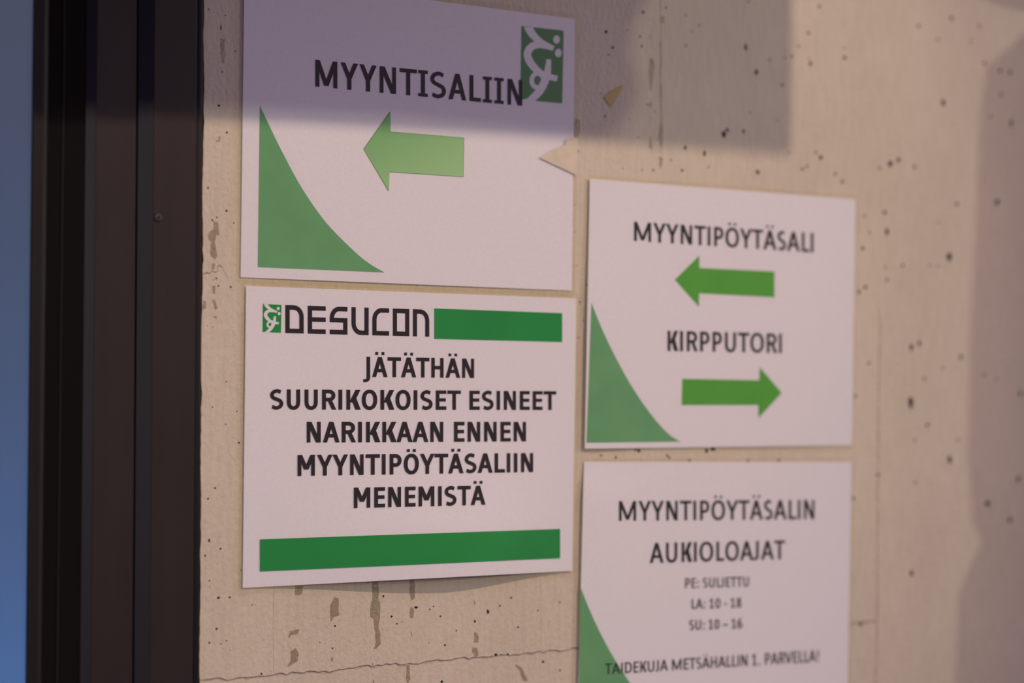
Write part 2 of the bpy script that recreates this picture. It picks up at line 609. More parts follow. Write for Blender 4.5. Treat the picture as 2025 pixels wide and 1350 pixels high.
    verts += [(WX0 - .0012, .0015, WZ0), (WX1, 0, WZ0), (WX1, 0, WZ1), (WX0 - .0012, .0015, WZ1),
              (WX0 - .0012, T, WZ0), (WX1, T, WZ0), (WX1, T, WZ1), (WX0 - .0012, T, WZ1)]
    for f in [(0, 3, 7, 4), (1, 5, 6, 2), (4, 7, 6, 5), (0, 4, 5, 1), (3, 2, 6, 7)]:
        fixed.append([b0 + i for i in f])
        idx.append(0)
    o = mesh('wall_right', verts, fixed, [M['wall'], M['stain'], M['pit'], M['groove']], idx=idx)
    return tag(o, 'cream painted concrete wall with pits, brown drips and formwork joints', kind='structure')


build_wall()


fl = [(x, y, z) for z in (-.1, 0) for x, y in ((-4, -6), (5, -6), (5, 2.2), (-4, 2.2))]
tag(mesh('floor', fl, [(0, 3, 2, 1), (4, 5, 6, 7), (0, 1, 5, 4), (1, 2, 6, 5), (2, 3, 7, 6), (3, 0, 4, 7)], M['board']),
    'plain grey floor of the hall, below the frame', kind='structure')

# ------------------------------------------------------------------ structure: dark metal door frame and glass
def extrude(profile, z0, z1, caps=True, closed=True):
    """profile: (x, y) points counter-clockwise seen from above"""
    n = len(profile)
    vs = [(x, y, z0) for x, y in profile] + [(x, y, z1) for x, y in profile]
    fs = [(i, (i + 1) % n, n + (i + 1) % n, n + i) for i in range(n if closed else n - 1)]
    if caps and closed:
        fs += [tuple(range(n))[::-1], tuple(range(n, 2 * n))]
    return vs, fs


def post(name, profile, material, parent, bev=.0006, smooth=False):
    vs, fs = extrude(profile, WZ0, WZ1)
    lean = lambda x: .0042 * min(1, max(0, (XB1 - x) / (XB1 - XC0)))     # the door leaf hangs very slightly out of plumb
    vs = [(x - lean(x) * (z - on_y(200, 675).z) * -1, y, z) for x, y, z in vs]
    o = mesh(name, vs, fs, material, parent, smooth=smooth)
    if bev:
        b = o.modifiers.new('bevel', 'BEVEL')
        b.width = bev
        b.segments = 2
        b.limit_method = 'ANGLE'
        b.angle_limit = math.radians(40)
    return o


YA = -.0022
D1, D2 = .0055, .0045                # depths of the two slanted steps
XA0 = on_y(301, 675, YA).x          # front plate, left corner
XA1 = on_y(386, 675, YA).x
XS1 = on_y(398.5, 675, -.0005).x
YB = YA + D1
XB1 = on_y(270, 675, YB).x
XB0 = on_y(186.5, 675, YB).x
YC = YB + D2
XC1 = on_y(165, 675, YC).x
XC0 = on_y(119.5, 675, YC).x
YG = YC - .0035
XG = on_y(63, 675, YG).x
XG1 = on_y(94, 675, YG).x
door = empty('door_1', (XG, 0, WZ0), 'dark brown metal door frame with stepped profile beside the concrete wall', kind='structure')
post('frame_plate', [(XA0, YA), (XA1, YA), (XA1, .02), (XA0, .02)], M['frame'], door)
post('frame_return', [(XB1, YB), (XA0 + .0002, YA + .0004), (XA0 + .0002, YB + .006), (XB1, YB + .006)], M['return'], door, .0001)
# rubber bead between the plate and the concrete
bead = []
for k in range(9):
    a = math.pi + math.pi * k / 8
    bead.append(((XA1 + XS1) / 2 + (XS1 - XA1) / 2 * math.cos(a), .0002 + .0022 * math.sin(a)))
bead = bead + [(XS1, .02), (XA1, .02)]
post('rubber_seal', bead, M['seal'], door, 0, True)
post('frame_rebate', [(XB0, YB + .0004), (XB1 - .0009, YB + .0004), (XB1 - .0009, YB + .02), (XB0, YB + .02)], M['frame'], door)
post('shadow_groove', [(XB1 - .0010, YB + .003), (XB1 + .0002, YB + .003), (XB1 + .0002, YB + .008), (XB1 - .0010, YB + .008)], M['seal'], door, 0)
post('rebate_return', [(XC1, YC), (XB0 + .0002, YB + .0008), (XB0 + .0002, YC + .006), (XC1, YC + .006)], M['return'], door, .0001)
post('door_gasket', [(XG1 - .002, YC), (XC1 + .001, YC), (XC1 + .001, YC + .012), (XG1 - .002, YC + .012)], M['gasket'], door)
post('gasket_lip', [(XC0 - .0004, YC - .0007), (XC0 + .0004, YC - .0007), (XC0 + .0004, YC + .002), (XC0 - .0004, YC + .002)], M['seal'], door, .0002)
# door leaf stile next to the glass, its inner edge rolling away into the gap
prof = [(XG, YG), (XG + (XG1 - XG) * .5, YG)]
for k in range(1, 9):
    a = math.pi / 2 * k / 8
    prof.append((XG + (XG1 - XG) * (.5 + .5 * math.sin(a)), YG + (1 - math.cos(a)) * .0034))
prof += [(XG1, YG + .010), (XG, YG + .004)]
post('door_stile', prof, M['leaf'], door, 0, False)
post('glass_pane', [(XG - .6, YG + .001), (XG, YG + .001), (XG, YG + .004), (XG - .6, YG + .004)], M['glass'], door, 0)
post('glazing_seal', [(XG - .0007, YG - .0006), (XG + .0004, YG - .0006), (XG + .0004, YG + .001), (XG - .0007, YG + .001)], M['seal'], door, .0002)


def screw():
    c = on_y(312, 430, YA)
    R = .0030
    vs, fs = [], []
    n = 20
    rings = [(R, 0), (R, -.0005), (R * .86, -.0010), (R * .5, -.0012), (R * .42, -.0004)]
    for r, d in rings:
        for k in range(n):
            a = 2 * math.pi * k / n
            rr = r * (1 if r > R * .55 else (.55 + .45 * abs(math.cos(2 * a)) ** 3))     # cross recess
            vs.append((c.x + rr * math.cos(a), YA + d, c.z + rr * math.sin(a)))
    for j in range(len(rings) - 1):
        for k in range(n):
            fs.append((j * n + k, j * n + (k + 1) % n, (j + 1) * n + (k + 1) % n, (j + 1) * n + k))
    fs.append(tuple((len(rings) - 1) * n + k for k in range(n)))
    o = mesh('screw', vs, fs, M['screw'], door)
    o['label'] = 'small round cross-head screw'


screw()

# outside wall seen through the glass, lit by an added unseen blue light
ox0, ox1, oy = -1.2, 2.1, 1.6
vs = [(ox0, oy, WZ0), (ox1, oy, WZ0), (ox1, oy, WZ1), (ox0, oy, WZ1), (ox0, oy + .2, WZ0), (ox1, oy + .2, WZ0), (ox1, oy + .2, WZ1), (ox0, oy + .2, WZ1)]
fs = [(0, 1, 2, 3), (5, 4, 7, 6), (4, 0, 3, 7), (1, 5, 6, 2), (3, 2, 6, 7), (4, 5, 1, 0)]
tag(mesh('wall_back', vs, fs, M['outside']), 'plain wall out of focus behind the door glass, lit blue', kind='structure')
pg = on_y(30, 1350, oy)
bl = bpy.data.lights.new('added_blue_light', 'POINT')
bl.energy = 28
bl.color = (.06, .28, 1.0)
bl.shadow_soft_size = .05
blo = bpy.data.objects.new('added_blue_light', bl)
COL.objects.link(blo)
blo.location = (pg.x - .05, oy - .62, pg.z - .52)


# ------------------------------------------------------------------ lettering
def rect(x0, y0, x1, y1):
    return [(x0, y0), (x1, y0), (x1, y1), (x0, y1)]


def para(x0, y0, x1, y1, t):
    return [(x0, y0), (x0 + t, y0), (x1 + t, y1), (x1, y1)]


def arc_band(cx, cy, rx, ry, tx, ty, a0, a1, n=14, e=2.25):
    """quads between an outer and an inner superellipse arc"""
    def sp(a, r1, r2):
        c, s = math.cos(a), math.sin(a)
        return (cx + r1 * math.copysign(abs(c) ** (2 / e), c), cy + r2 * math.copysign(abs(s) ** (2 / e), s))
    out = []
    for k in range(n):
        a, b = a0 + (a1 - a0) * k / n, a0 + (a1 - a0) * (k + 1) / n
        out.append([sp(a, rx, ry), sp(b, rx, ry), sp(b, rx - tx, ry - ty), sp(a, rx - tx, ry - ty)])
    return out


def catmull(pts, n=6):
    P = [pts[0]] + list(pts) + [pts[-1]]
    out = []
    for i in range(1, len(P) - 2):
        for k in range(n):
            t = k / n
            q = []
            for d in range(len(pts[0])):
                a, b, c, e = P[i - 1][d], P[i][d], P[i + 1][d], P[i + 2][d]
                q.append(.5 * (2 * b + (c - a) * t + (2 * a - 5 * b + 4 * c - e) * t * t + (3 * b - a - 3 * c + e) * t ** 3))
            out.append(tuple(q))
    out.append(tuple(pts[-1]))
    return out


def stroke(pts, sv, sh, n=6, curved=True):
    c = catmull(pts, n) if curved else pts
    L, R = [], []
    for i in range(len(c)):
        a, b = c[max(i - 1, 0)], c[min(i + 1, len(c) - 1)]
        dx, dy = b[0] - a[0], b[1] - a[1]
        l = math.hypot(dx, dy) or 1
        dx, dy = dx / l, dy / l
        w = c[i][2] if len(c[i]) > 2 else math.sqrt((sh * dx) ** 2 + (sv * dy) ** 2)
        L.append((c[i][0] - dy * w / 2, c[i][1] + dx * w / 2))
        R.append((c[i][0] + dy * w / 2, c[i][1] - dx * w / 2))
    return [[L[i], L[i + 1], R[i + 1], R[i]] for i in range(len(c) - 1)]


PI = math.pi


def glyph(ch, w, sv, sh, st):
    t = sv * 1.08
    base = {'Ä': 'A', 'Ö': 'O'}.get(ch, ch)
    P = []
    if base == 'A':
        P = [para(0, 0, w / 2 - t / 2, 1, t), para(w - t, 0, w / 2 - t / 2, 1, t)]
        y0 = .24
        xl = (w / 2 - t / 2) * y0 + t * .5
        P.append(rect(xl, y0, w - xl, y0 + sh * .95))
    elif base == 'V':
        P = [para(w / 2 - t / 2, 0, 0, 1, t), para(w / 2 - t / 2, 0, w - t, 1, t)]
    elif base == 'Y':
        P = [para(w / 2 - t / 2, .41, 0, 1, t), para(w / 2 - t / 2, .41, w - t, 1, t), rect(w / 2 - sv / 2, 0, w / 2 + sv / 2, .45)]
    elif base == 'M':
        ym = .30 if st['bold'] else .06
        d = sv * (1.15 if st['bold'] else 1.05)
        if st['bold']:
            P = [rect(0, 0, sv * .96, 1), rect(w - sv * .96, 0, w, 1)]
        else:
            P = [rect(0, 0, sv * .95, 1), rect(w - sv * .95, 0, w, 1)]
        P += [para(w / 2 - d / 2, ym, 0, 1, d), para(w / 2 - d / 2, ym, w - d, 1, d)]
    elif base == 'N':
        d = sv * 1.2
        P = [rect(0, 0, sv * .92, 1), rect(w - sv * .92, 0, w, 1), para(w - d, 0, 0, 1, d)]
    elif base == 'K':
        P = [rect(0, 0, sv, 1), para(sv * .75, .36, w - t * 1.25, 1, t * 1.2), para(w - t * 1.3, 0, sv * 1.15, .60, t * 1.3)]
    elif base == 'E':
        P = [rect(0, 0, sv, 1), rect(0, 0, w, sh), rect(0, 1 - sh, w, 1), rect(0, .5 - sh * .42, w * .95, .5 + sh * .55)]
    elif base == 'H':
        P = [rect(0, 0, sv, 1), rect(w - sv, 0, w, 1), rect(0, .51 - sh / 2, w, .51 + sh / 2)]
    elif base == 'L':
        P = [rect(0, 0, sv, 1), rect(0, 0, w, sh)]
    elif base == 'T':
        P = [rect(w / 2 - sv / 2, 0, w / 2 + sv / 2, 1), rect(0, 1 - sh, w, 1)]
    elif base == 'I':
        if st.get('serif'):
            P = [rect(w / 2 - sv / 2, 0, w / 2 + sv / 2, 1), rect(0, 0, w, sh * .85), rect(0, 1 - sh * .85, w, 1)]
        else:
            P = [rect(0, 0, w, 1)]
    elif base == 'O':
        P = arc_band(w / 2, .5, w / 2, .515, sv * 1.03, sh, 0, 2 * PI, 30, 2.2)
    elif base == '0':
        P = arc_band(w / 2, .5, w / 2, .51, sv, sh, 0, 2 * PI, 26, 2.2)
    elif base == 'D':
        c = w * .38
        P = [rect(0, 0, sv, 1), rect(0, 0, c, sh), rect(0, 1 - sh, c, 1)] + arc_band(c, .5, w - c, .5, sv, sh, -PI / 2, PI / 2, 16, 2.15)
    elif base in 'PR':
        y0 = .37 if base == 'P' else .41
        cy, ry, c = (1 + y0) / 2, (1 - y0) / 2, w * .5
        if base == 'R':
            w2 = w * .93
            c = w * .46
        else:
            w2 = w
        P = [rect(0, 0, sv, 1), rect(0, 1 - sh, c, 1), rect(0, y0, c, y0 + sh)] + arc_band(c, cy, w2 - c, ry, sv, sh, -PI / 2, PI / 2, 14, 2.1)
        if base == 'R':
            P.append(para(w - t * 1.1, 0, w * .45 - t * .35, y0 + sh * .6, t * 1.05))
    elif base == 'U':
        r = .40
        P = [rect(0, r, sv, 1), rect(w - sv, r, w, 1)] + arc_band(w / 2, r, w / 2, r + .015, sv, sh, PI, 2 * PI, 18, 2.3)
    elif base == 'J':
        if st.get('desc_j'):
            P = [rect(w - sv, -.02, w, 1)] + stroke([(w - sv / 2, 0), (w - sv * .62, -.11), (w - sv * 1.05, -.17), (w - sv * 1.9, -.185)], sv, sh * .8)
        else:
            P = [rect(w - sv, .25, w, 1)] + stroke([(w - sv / 2, .27), (w - sv * .62, .13), (w - sv * 1.4, sh * .45), (0, sh * .42)], sv, sh)
    elif base == 'S':
        ctrl = [(.93, .925), (.56, 1.0), (.16, .92), (.0, .755), (.13, .60), (.5, .505), (.87, .41), (1.0, .25), (.86, .08), (.45, 0), (.02, .07)]
        P = stroke([(sv / 2 + a * (w - sv), sh / 2 - .012 + b * (1.024 - sh)) for a, b in ctrl], sv * .96, sh)
    elif base == '1':
        P = [rect(w * .5 - sv / 2, 0, w * .5 + sv / 2, 1), rect(w * .08, 0, w * .95, sh * .85), para(w * .05, .74, w * .5 - sv / 2, .92, sv * .6), [(w * .05, .74), (w * .05, .87), (w * .5, 1), (w * .5, .87)]]
    elif base == '8':
        P = arc_band(w / 2, .255, w / 2, .265, sv, sh, 0, 2 * PI, 20, 2.1) + arc_band(w / 2, .755, w * .45, .255, sv, sh, 0, 2 * PI, 20, 2.1)
    elif base == '6':
        P = arc_band(w / 2, .31, w / 2, .32, sv, sh, 0, 2 * PI, 22, 2.1) + stroke([(sv / 2, .3), (sv * .6, .6), (w * .38, .86), (w * .62, 1 - sh / 2), (w * .88, 1 - sh / 2)], sv, sh)
    elif base == ':':
        P = [rect(0, 0, w, w * .95), rect(0, .5, w, .5 + w * .95)]
    elif base == '.':
        P = [rect(0, 0, w, w * .95)]
    elif base == '!':
        P = [rect(0, 0, w, w * .95), [(w * .12, .3), (w * .88, .3), (w, 1), (0, 1)]]
    elif base in '-–':
        P = [rect(0, .33, w, .33 + sh)]
    if ch in 'ÄÖ':
        d = sv * st.get('dot', .82)
        g = w * .5
        o = st.get('dotgap', .11)
        for cx in (g - w * .20, g + w * .20) if ch == 'Ö' else (g - w * .20, g + w * .20):
            P.append(rect(cx - d / 2, 1 + o, cx + d / 2, 1 + o + d * .8))
    return P


# side bearing classes: s straight, r round, d diagonal
SB = {'A': 'dd', 'Ä': 'dd', 'D': 'sr', 'E': 'sr', 'H': 'ss', 'I': 'ss', 'J': 'ds', 'K': 'sd', 'L': 'sd', 'M': 'ss', 'N': 'ss', 'O': 'rr', 'Ö': 'rr',
      'P': 'sr', 'R': 'sd', 'S': 'rr', 'T': 'dd', 'U': 'ss', 'V': 'dd', 'Y': 'dd', '0': 'rr', '1': 'rr', '6': 'rr', '8': 'rr', ':': 'ss', '.': 'ss',
      '!': 'ss', '-': 'rr', '–': 'rr'}
DEJA = dict(adv={k: v * 1.25 for k, v in dict(A=.774, Ä=.774, D=.830, E=.683, H=.837, I=.372, J=.372, K=.775, L=.637, M=.995, N=.837, O=.850, Ö=.850,
            P=.733, R=.770, S=.720, T=.682, U=.812, V=.774, Y=.724).items()}, space=.42, sb=dict(s=.125, r=.07, d=.0), sv=.225, sh=.178,
            bold=True, desc_j=True, dot=.80, dotgap=.10)
CALI = dict(adv={k: v / .644 for k, v in {'A': .585, 'Ä': .585, 'D': .62, 'E': .488, 'H': .625, 'I': .262, 'J': .325, 'K': .53, 'L': .423, 'M': .865, 'N': .65,
            'O': .67, 'Ö': .67, 'P': .525, 'R': .555, 'S': .465, 'T': .492, 'U': .645, 'V': .57, 'Y': .523, '0': .507, '1': .507, '6': .507, '8': .507,
            ':': .27, '.': .257, '!': .33, '-': .306, '–': .498}.items()}, space=.35, sb=dict(s=.135, r=.065, d=.005), sv=.185, sh=.15, bold=False, dot=.85, dotgap=.12)
TAHO = dict(adv={}, space=.3, sb=dict(s=.1, r=.06, d=.0), sv=.185, sh=.145, bold=False, serif=True)


def layout(text, st, ink_spans=None, sv=None, sh=None):
    """polygons in a box: x 0..1 over the line's ink, y 0..1 over the cap height"""
    sv, sh = sv or st['sv'], sh or st['sh']
    P = []
    if ink_spans:                                   # ink spans measured for each letter
        x0, x1 = ink_spans[0][0], ink_spans[-1][1]
        k = st['aspect']                            # line width / cap height
        for ch, (a, b) in zip(text, ink_spans):
            a, b = (a - x0) / (x1 - x0), (b - x0) / (x1 - x0)
            for p in glyph(ch, (b - a) * k, sv, sh, st):
                P.append([(a + q[0] / k, q[1]) for q in p])
        return P
    x = 0
    items = []
    for ch in text:
        if ch == ' ':
            x += st['space']
            continue
        adv = st['adv'][ch]
        l, r = (st['sb'][c] for c in SB[ch])
        if ch in ':.!':
            w = sv * 1.05
            l = (adv - w) / 2
        elif ch == 'I' and not st.get('serif'):
            w = sv
            l = (adv - w) / 2
        else:
            w = adv - l - r
        items.append((ch, x + l, w))
        x += adv
    x0 = items[0][1]
    x1 = items[-1][1] + items[-1][2]
    for ch, a, w in items:
        for p in glyph(ch, w, sv, sh, st):
            P.append([((q[0] + a - x0) / (x1 - x0), q[1]) for q in p])
    return P


# ------------------------------------------------------------------ paper signs
def bil(q, s, t):
    """q = TL, TR, BR, BL; s left-right, t bottom-top"""
    top = q[0].lerp(q[1], s)
    bot = q[3].lerp(q[2], s)
    return bot.lerp(top, t)


class Sign:
    def __init__(self, corners, lift, margin, label, film_order=0.0, name='paper_sign'):
        self.q = [on_y(*c) if not isinstance(c, Vector) else c for c in corners]
        self.lift = lift
        self.o = self.q[3]
        self.ex = (self.q[2] - self.q[3])
        self.ez = (self.q[0] - self.q[3])
        self.root = empty(name, (self.o.x, 0, self.o.z), label, 'sign', 'laminated paper signs on the concrete wall')
        self.margin = margin
        self.order = film_order
        self.n = 0
        self.build()

    def st(self, p):
        d = p - self.o
        det = self.ex.x * self.ez.z - self.ex.z * self.ez.x
        return ((d.x * self.ez.z - d.z * self.ez.x) / det, (self.ex.x * d.z - self.ex.z * d.x) / det)

    def put(self, p, off=0.0):
        """point of the wall plane -> point on the bowed sheet on the same line of sight"""
        s, t = self.st(p)
        L = self.lift(min(1.05, max(-.05, s)), min(1.05, max(-.05, t))) + self.order + off
        return p + (CAM - p) * (L / -CAM.y)

    def grid(self, q, nx, nz, off, round_corner=0.0):
        vs, fs = [], []
        for j in range(nz + 1):
            for i in range(nx + 1):
                vs.append(self.put(bil(q, i / nx, j / nz), off))
        for j in range(nz):
            for i in range(nx):
                a = j * (nx + 1) + i
                fs.append((a, a + 1, a + nx + 2, a + nx + 1))
        return vs, fs

    def build(self):
        vs, fs = self.grid(self.q, 40, 30, 0)
        self.paper = mesh('paper_sheet', vs, fs, M['paper'], self.root, smooth=True)
        sol = self.paper.modifiers.new('thickness', 'SOLIDIFY')
        sol.thickness = .00012
        sol.offset = -1
        es_ = self.paper.modifiers.new('edge_split', 'EDGE_SPLIT')
        es_.split_angle = math.radians(35)
        # laminate: a thin clear pouch, wider than the sheet, with rounded corners
        m_ = self.margin
        ux, uz = self.ex.normalized(), self.ez.normalized()
        W, H = self.ex.length + 2 * m_, self.ez.length + 2 * m_
        o = self.o - ux * m_ - uz * m_
        r = .004
        pts = []
        for cx, cz, a0 in ((W - r, r, -PI / 2), (W - r, H - r, 0), (r, H - r, PI / 2), (r, r, PI)):
            for k in range(6):
                a = a0 + PI / 2 * k / 5
                pts.append((cx + r * math.cos(a), cz + r * math.sin(a)))
        dense = []
        for i in range(len(pts)):
            a, b = pts[i], pts[(i + 1) % len(pts)]
            n = max(1, int(math.hypot(a[0] - b[0], a[1] - b[1]) / .006))
            dense += [(a[0] + (b[0] - a[0]) * k / n, a[1] + (b[1] - a[1]) * k / n) for k in range(n)]
        vin, es = [Vector(p) for p in dense], []
        for i in range(len(dense)):
            es.append((i, (i + 1) % len(dense)))
        # paper outline inside (so the margin can carry its own tint)
        b0 = len(vin)
        ring = []
        for (x0, z0, x1, z1) in ((m_, m_, W - m_, m_), (W - m_, m_, W - m_, H - m_), (W - m_, H - m_, m_, H - m_), (m_, H - m_, m_, m_)):
            for k in range(40):
                ring.append((x0 + (x1 - x0) * k / 40, z0 + (z1 - z0) * k / 40))
        vin += [Vector(p) for p in ring]
        es += [(b0 + i, b0 + (i + 1) % len(ring)) for i in range(len(ring))]
        nx, nz = 40, 30
        for j in range(1, nz):
            for i in range(1, nx):
                vin.append(Vector((m_ + (W - 2 * m_) * i / nx, m_ + (H - 2 * m_) * j / nz)))
        out = delaunay_2d_cdt(vin, es, [], 1, 1e-6)
        edge = lambda v: sm(min(v.x, v.y, W - v.x, H - v.y) / m_)
        vs = []
        for v in out[0]:
            p = o + ux * v.x + uz * v.y
            s_, t_ = self.st(p)
            L = self.lift(min(1, max(0, s_)), min(1, max(0, t_)))
            vs.append(self.put(p, .0008 - (1 - edge(v)) * min(.0001, L * .1)))
        fs, idx = [], []
        for f in out[2]:
            c = sum((out[0][i] for i in f), Vector((0, 0))) / len(f)
            fs.append(list(f))
            idx.append(0 if (m_ < c.x < W - m_ and m_ < c.y < H - m_) else 1)
        self.film = mesh('laminate_film', vs, fs, [M['film'], M['film_edge']], self.root, idx=idx, smooth=True)
        self.film['label'] = 'clear glossy laminate pouch'

    def layer(self):
        self.n += 1
        return .00006 + .00005 * self.n

    def print_px(self, name, px, material, sub=.012, label=None, parent=None):
        """flat print whose outline is given in photo coordinates"""
        pts = [on_y(*p) for p in px]
        return self.print_w(name, [[(p.x, p.z) for p in pts]], material, sub, label)

    def print_w(self, name, polys, material, sub=.012, label=None):
        polys2 = []
        for p in polys:
            d = []
            for i in range(len(p)):
                a, b = p[i], p[(i + 1) % len(p)]
                n = max(1, int(math.hypot(a[0] - b[0], a[1] - b[1]) / sub))
                d += [(a[0] + (b[0] - a[0]) * k / n, a[1] + (b[1] - a[1]) * k / n) for k in range(n)]
            polys2.append(d)
        V, F = union(polys2)
        if sub < .02:
            # add inner points so that big prints follow the sheet's bow
            V2 = [Vector(v) for v in V]
            x0, x1 = min(v[0] for v in V), max(v[0] for v in V)
            z0, z1 = min(v[1] for v in V), max(v[1] for v in V)
            if len(polys) == 1 and (x1 - x0) > .03:
                poly = polys2[0]
                if area(poly) < 0:
                    poly = poly[::-1]
                vin = [Vector(v) for v in poly]
                nx, nz = int((x1 - x0) / sub) + 1, int((z1 - z0) / sub) + 1
                for i in range(1, nx):
                    for j in range(1, nz):
                        vin.append(Vector((x0 + (x1 - x0) * i / nx, z0 + (z1 - z0) * j / nz)))
                r = delaunay_2d_cdt(vin, [], [list(range(len(poly)))], 1, 1e-6)
                V, F = [(v.x, v.y) for v in r[0]], [list(f) for f, o in zip(r[2], r[5]) if o]
        off = self.layer()
        vs = [self.put(Vector((v[0], 0, v[1])), off) for v in V]
        o = mesh(name, vs, F, material, self.root, smooth=False)
        if label:
            o['label'] = label
        return o

    def text(self, text, TL, TR, BR, BL, st, material, label=None, spans=None, sv=None, sh=None, polys=None):
        q = [on_y(*c) for c in (TL, TR, BR, BL)]
        if st and spans:
            st = dict(st, aspect=((q[1] - q[0]).length / (q[0] - q[3]).length))
        P = polys or layout(text, st, spans, sv, sh)
        Q = []
        for p in P:
            w = [bil(q, a, b) for a, b in p]
            Q.append([(v.x, v.z) for v in w])
        o = self.print_w('lettering', Q, material, sub=1.0)
        o['label'] = label or f'printed words {text}'
        return o

    def spans_to_wall(self, pairs, y):
        """image x spans -> spans along the wall (undo the foreshortening)"""
        return [(on_y(a, y).x, on_y(b, y).x) for a, b in pairs]


def sm(x):
    x = min(1, max(0, x))
    return x * x * (3 - 2 * x)


def c01(x):
    return min(1, max(0, x))


def lift1(s, t):
    return .0010 + .0005 * sm(1 - s) * sm(t) + .0006 * math.sin(PI * c01(s)) * sm(1 - t)


def lift2(s, t):
    return .0010 + .0140 * sm(c01(s) / .66) * sm((1 - c01(s)) / .36) * sm((.62 - t) / .62) ** 1.2 + .0005 * c01(s)


def lift3(s, t):
    return .0010 + .0026 * sm((.3 - s) / .3) * (.45 + .6 * sm((.9 - t) / .5)) + .0008 * math.sin(PI * c01(s)) * sm(1 - t)


def lift4(s, t):
    return .0010 + .0024 * sm((.3 - s) / .3) * sm((1.0 - t) / .15) * (.35 + .65 * sm(t)) + .0010 * sm(1 - t)


LOGO_RECT = [(397, 290), (850, 338), (863, 345), (868, 360), (862, 1135), (855, 1148), (842, 1150), (390, 1105)]


def logo(sign, TL, TR, BR, BL, material):
    """green tile with the white brush-like figure; drawn in the tile's own box"""
    def loc(p):
        x = (p[0] - 393) / 472
        return (x, 1 - (p[1] - (292 + x * 48)) / 812)
    q = [on_y(*c) for c in (TL, TR, BR, BL)]

    def w(poly):
        v = [bil(q, *loc(p)) for p in poly]
        return [(a.x, a.z) for a in v]
    sign.print_w('logo_tile', [w(LOGO_RECT)], material, sub=.008, label='green logo tile')

    P = []
    P += stroke([(468, 285, 96), (480, 320, 92), (520, 385, 84), (590, 452, 72), (670, 500, 64), (755, 540, 54)], 1, 1)
    P += stroke([(755, 540, 54), (660, 512, 62), (575, 498, 80), (505, 525, 84), (466, 592, 84), (482, 665, 84), (540, 750, 82), (615, 815, 72),
                 (700, 850, 66), (802, 875, 64)], 1, 1)
    P += stroke([(704, 660, 52), (698, 740, 66), (685, 830, 84), (655, 920, 90), (605, 1010, 88), (540, 1080, 84), (480, 1120, 60), (405, 1125, 34)], 1, 1)
    P += arc_band(580, 895, 90, 105, 50, 53, 0, 2 * PI, 26, 2.0)
    for cx, cy in ((788, 440), (810, 590)):
        P.append([(cx + 38 * math.cos(a * PI / 10), cy + 47 * math.sin(a * PI / 10)) for a in range(20)])
    # keep the figure inside the tile
    P = [[(min(868, max(388, x)), min(1118 + (x - 500) * .09, max(292 + (x - 393) * .1, y))) for x, y in p] for p in P]
    sign.print_w('logo_figure', [w(p) for p in P], M['white_print'], sub=1.0, label='white curling brush figure with two dots')


def curve_tri(apex, curve, corner, bl):
    c = catmull([apex] + curve + [corner], 5)
    return c + [bl]


# ---- sign, upper left
tr, br, blc = on_y(1136.8, 37.5), on_y(1131, 574.5), on_y(475.8, 548)
s1 = Sign([blc + (tr - br), tr, br, blc], lift1, .0040,
          'large white laminated sign with graded green arrow pointing left, reaching above the frame')
logo(s1, (1030.6, 51.6), (1114.3, 60.4), (1112.5, 204.6), (1029.3, 196.4), M['green_logo'])
s1.print_px('corner_swoosh', curve_tri((514, 208.8), [(534, 251), (556, 296), (596, 370), (645, 440), (700, 496), (732, 522)], (760.5, 538.5), (510, 528)),
            M['green_tri'], label='green curved triangle')
arrow1 = [(719.6, 295.2), (772, 221.2), (772.8, 260.8), (917.2, 272.8), (916, 349.2), (770.4, 339.2), (769.2, 377.2)]
cx1, cy1 = 818, 306
s1.print_px('arrow_outline', [(x + (1.0 if x > cx1 else -1.0) * .8, y + (1 if y > cy1 else -1) * .8) for x, y in arrow1], M['green_line'])
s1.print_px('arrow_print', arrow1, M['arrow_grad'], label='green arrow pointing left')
sp = [(610, 718), (735, 820), (828, 912), (928, 1008), (1027, 1110), (1118, 1165), (1178, 1255), (1268, 1355), (1372, 1428), (1438, 1482), (1495, 1540), (1560, 1632)]
sp = s1.spans_to_wall([(380 + a / 2.5, 380 + b / 2.5) for a, b in sp], 160)
s1.text('MYYNTISALIIN', (624, 118), (1033, 158.3), (1033, 209.2), (624, 171), TAHO, M['black'], spans=sp)

# ---- sign, lower left
s2 = Sign([(486.7, 565), (1140, 589.8), (1131.9, 1128.4), (480, 1162.2)], lift2, .0044,
          'white laminated sign with black writing between two green bars, bowed at its bottom edge', film_order=.0005)
logo(s2, (519.4, 600.7), (556.4, 602.8), (555.9, 657.8), (519.4, 656.4), M['green_bar'])


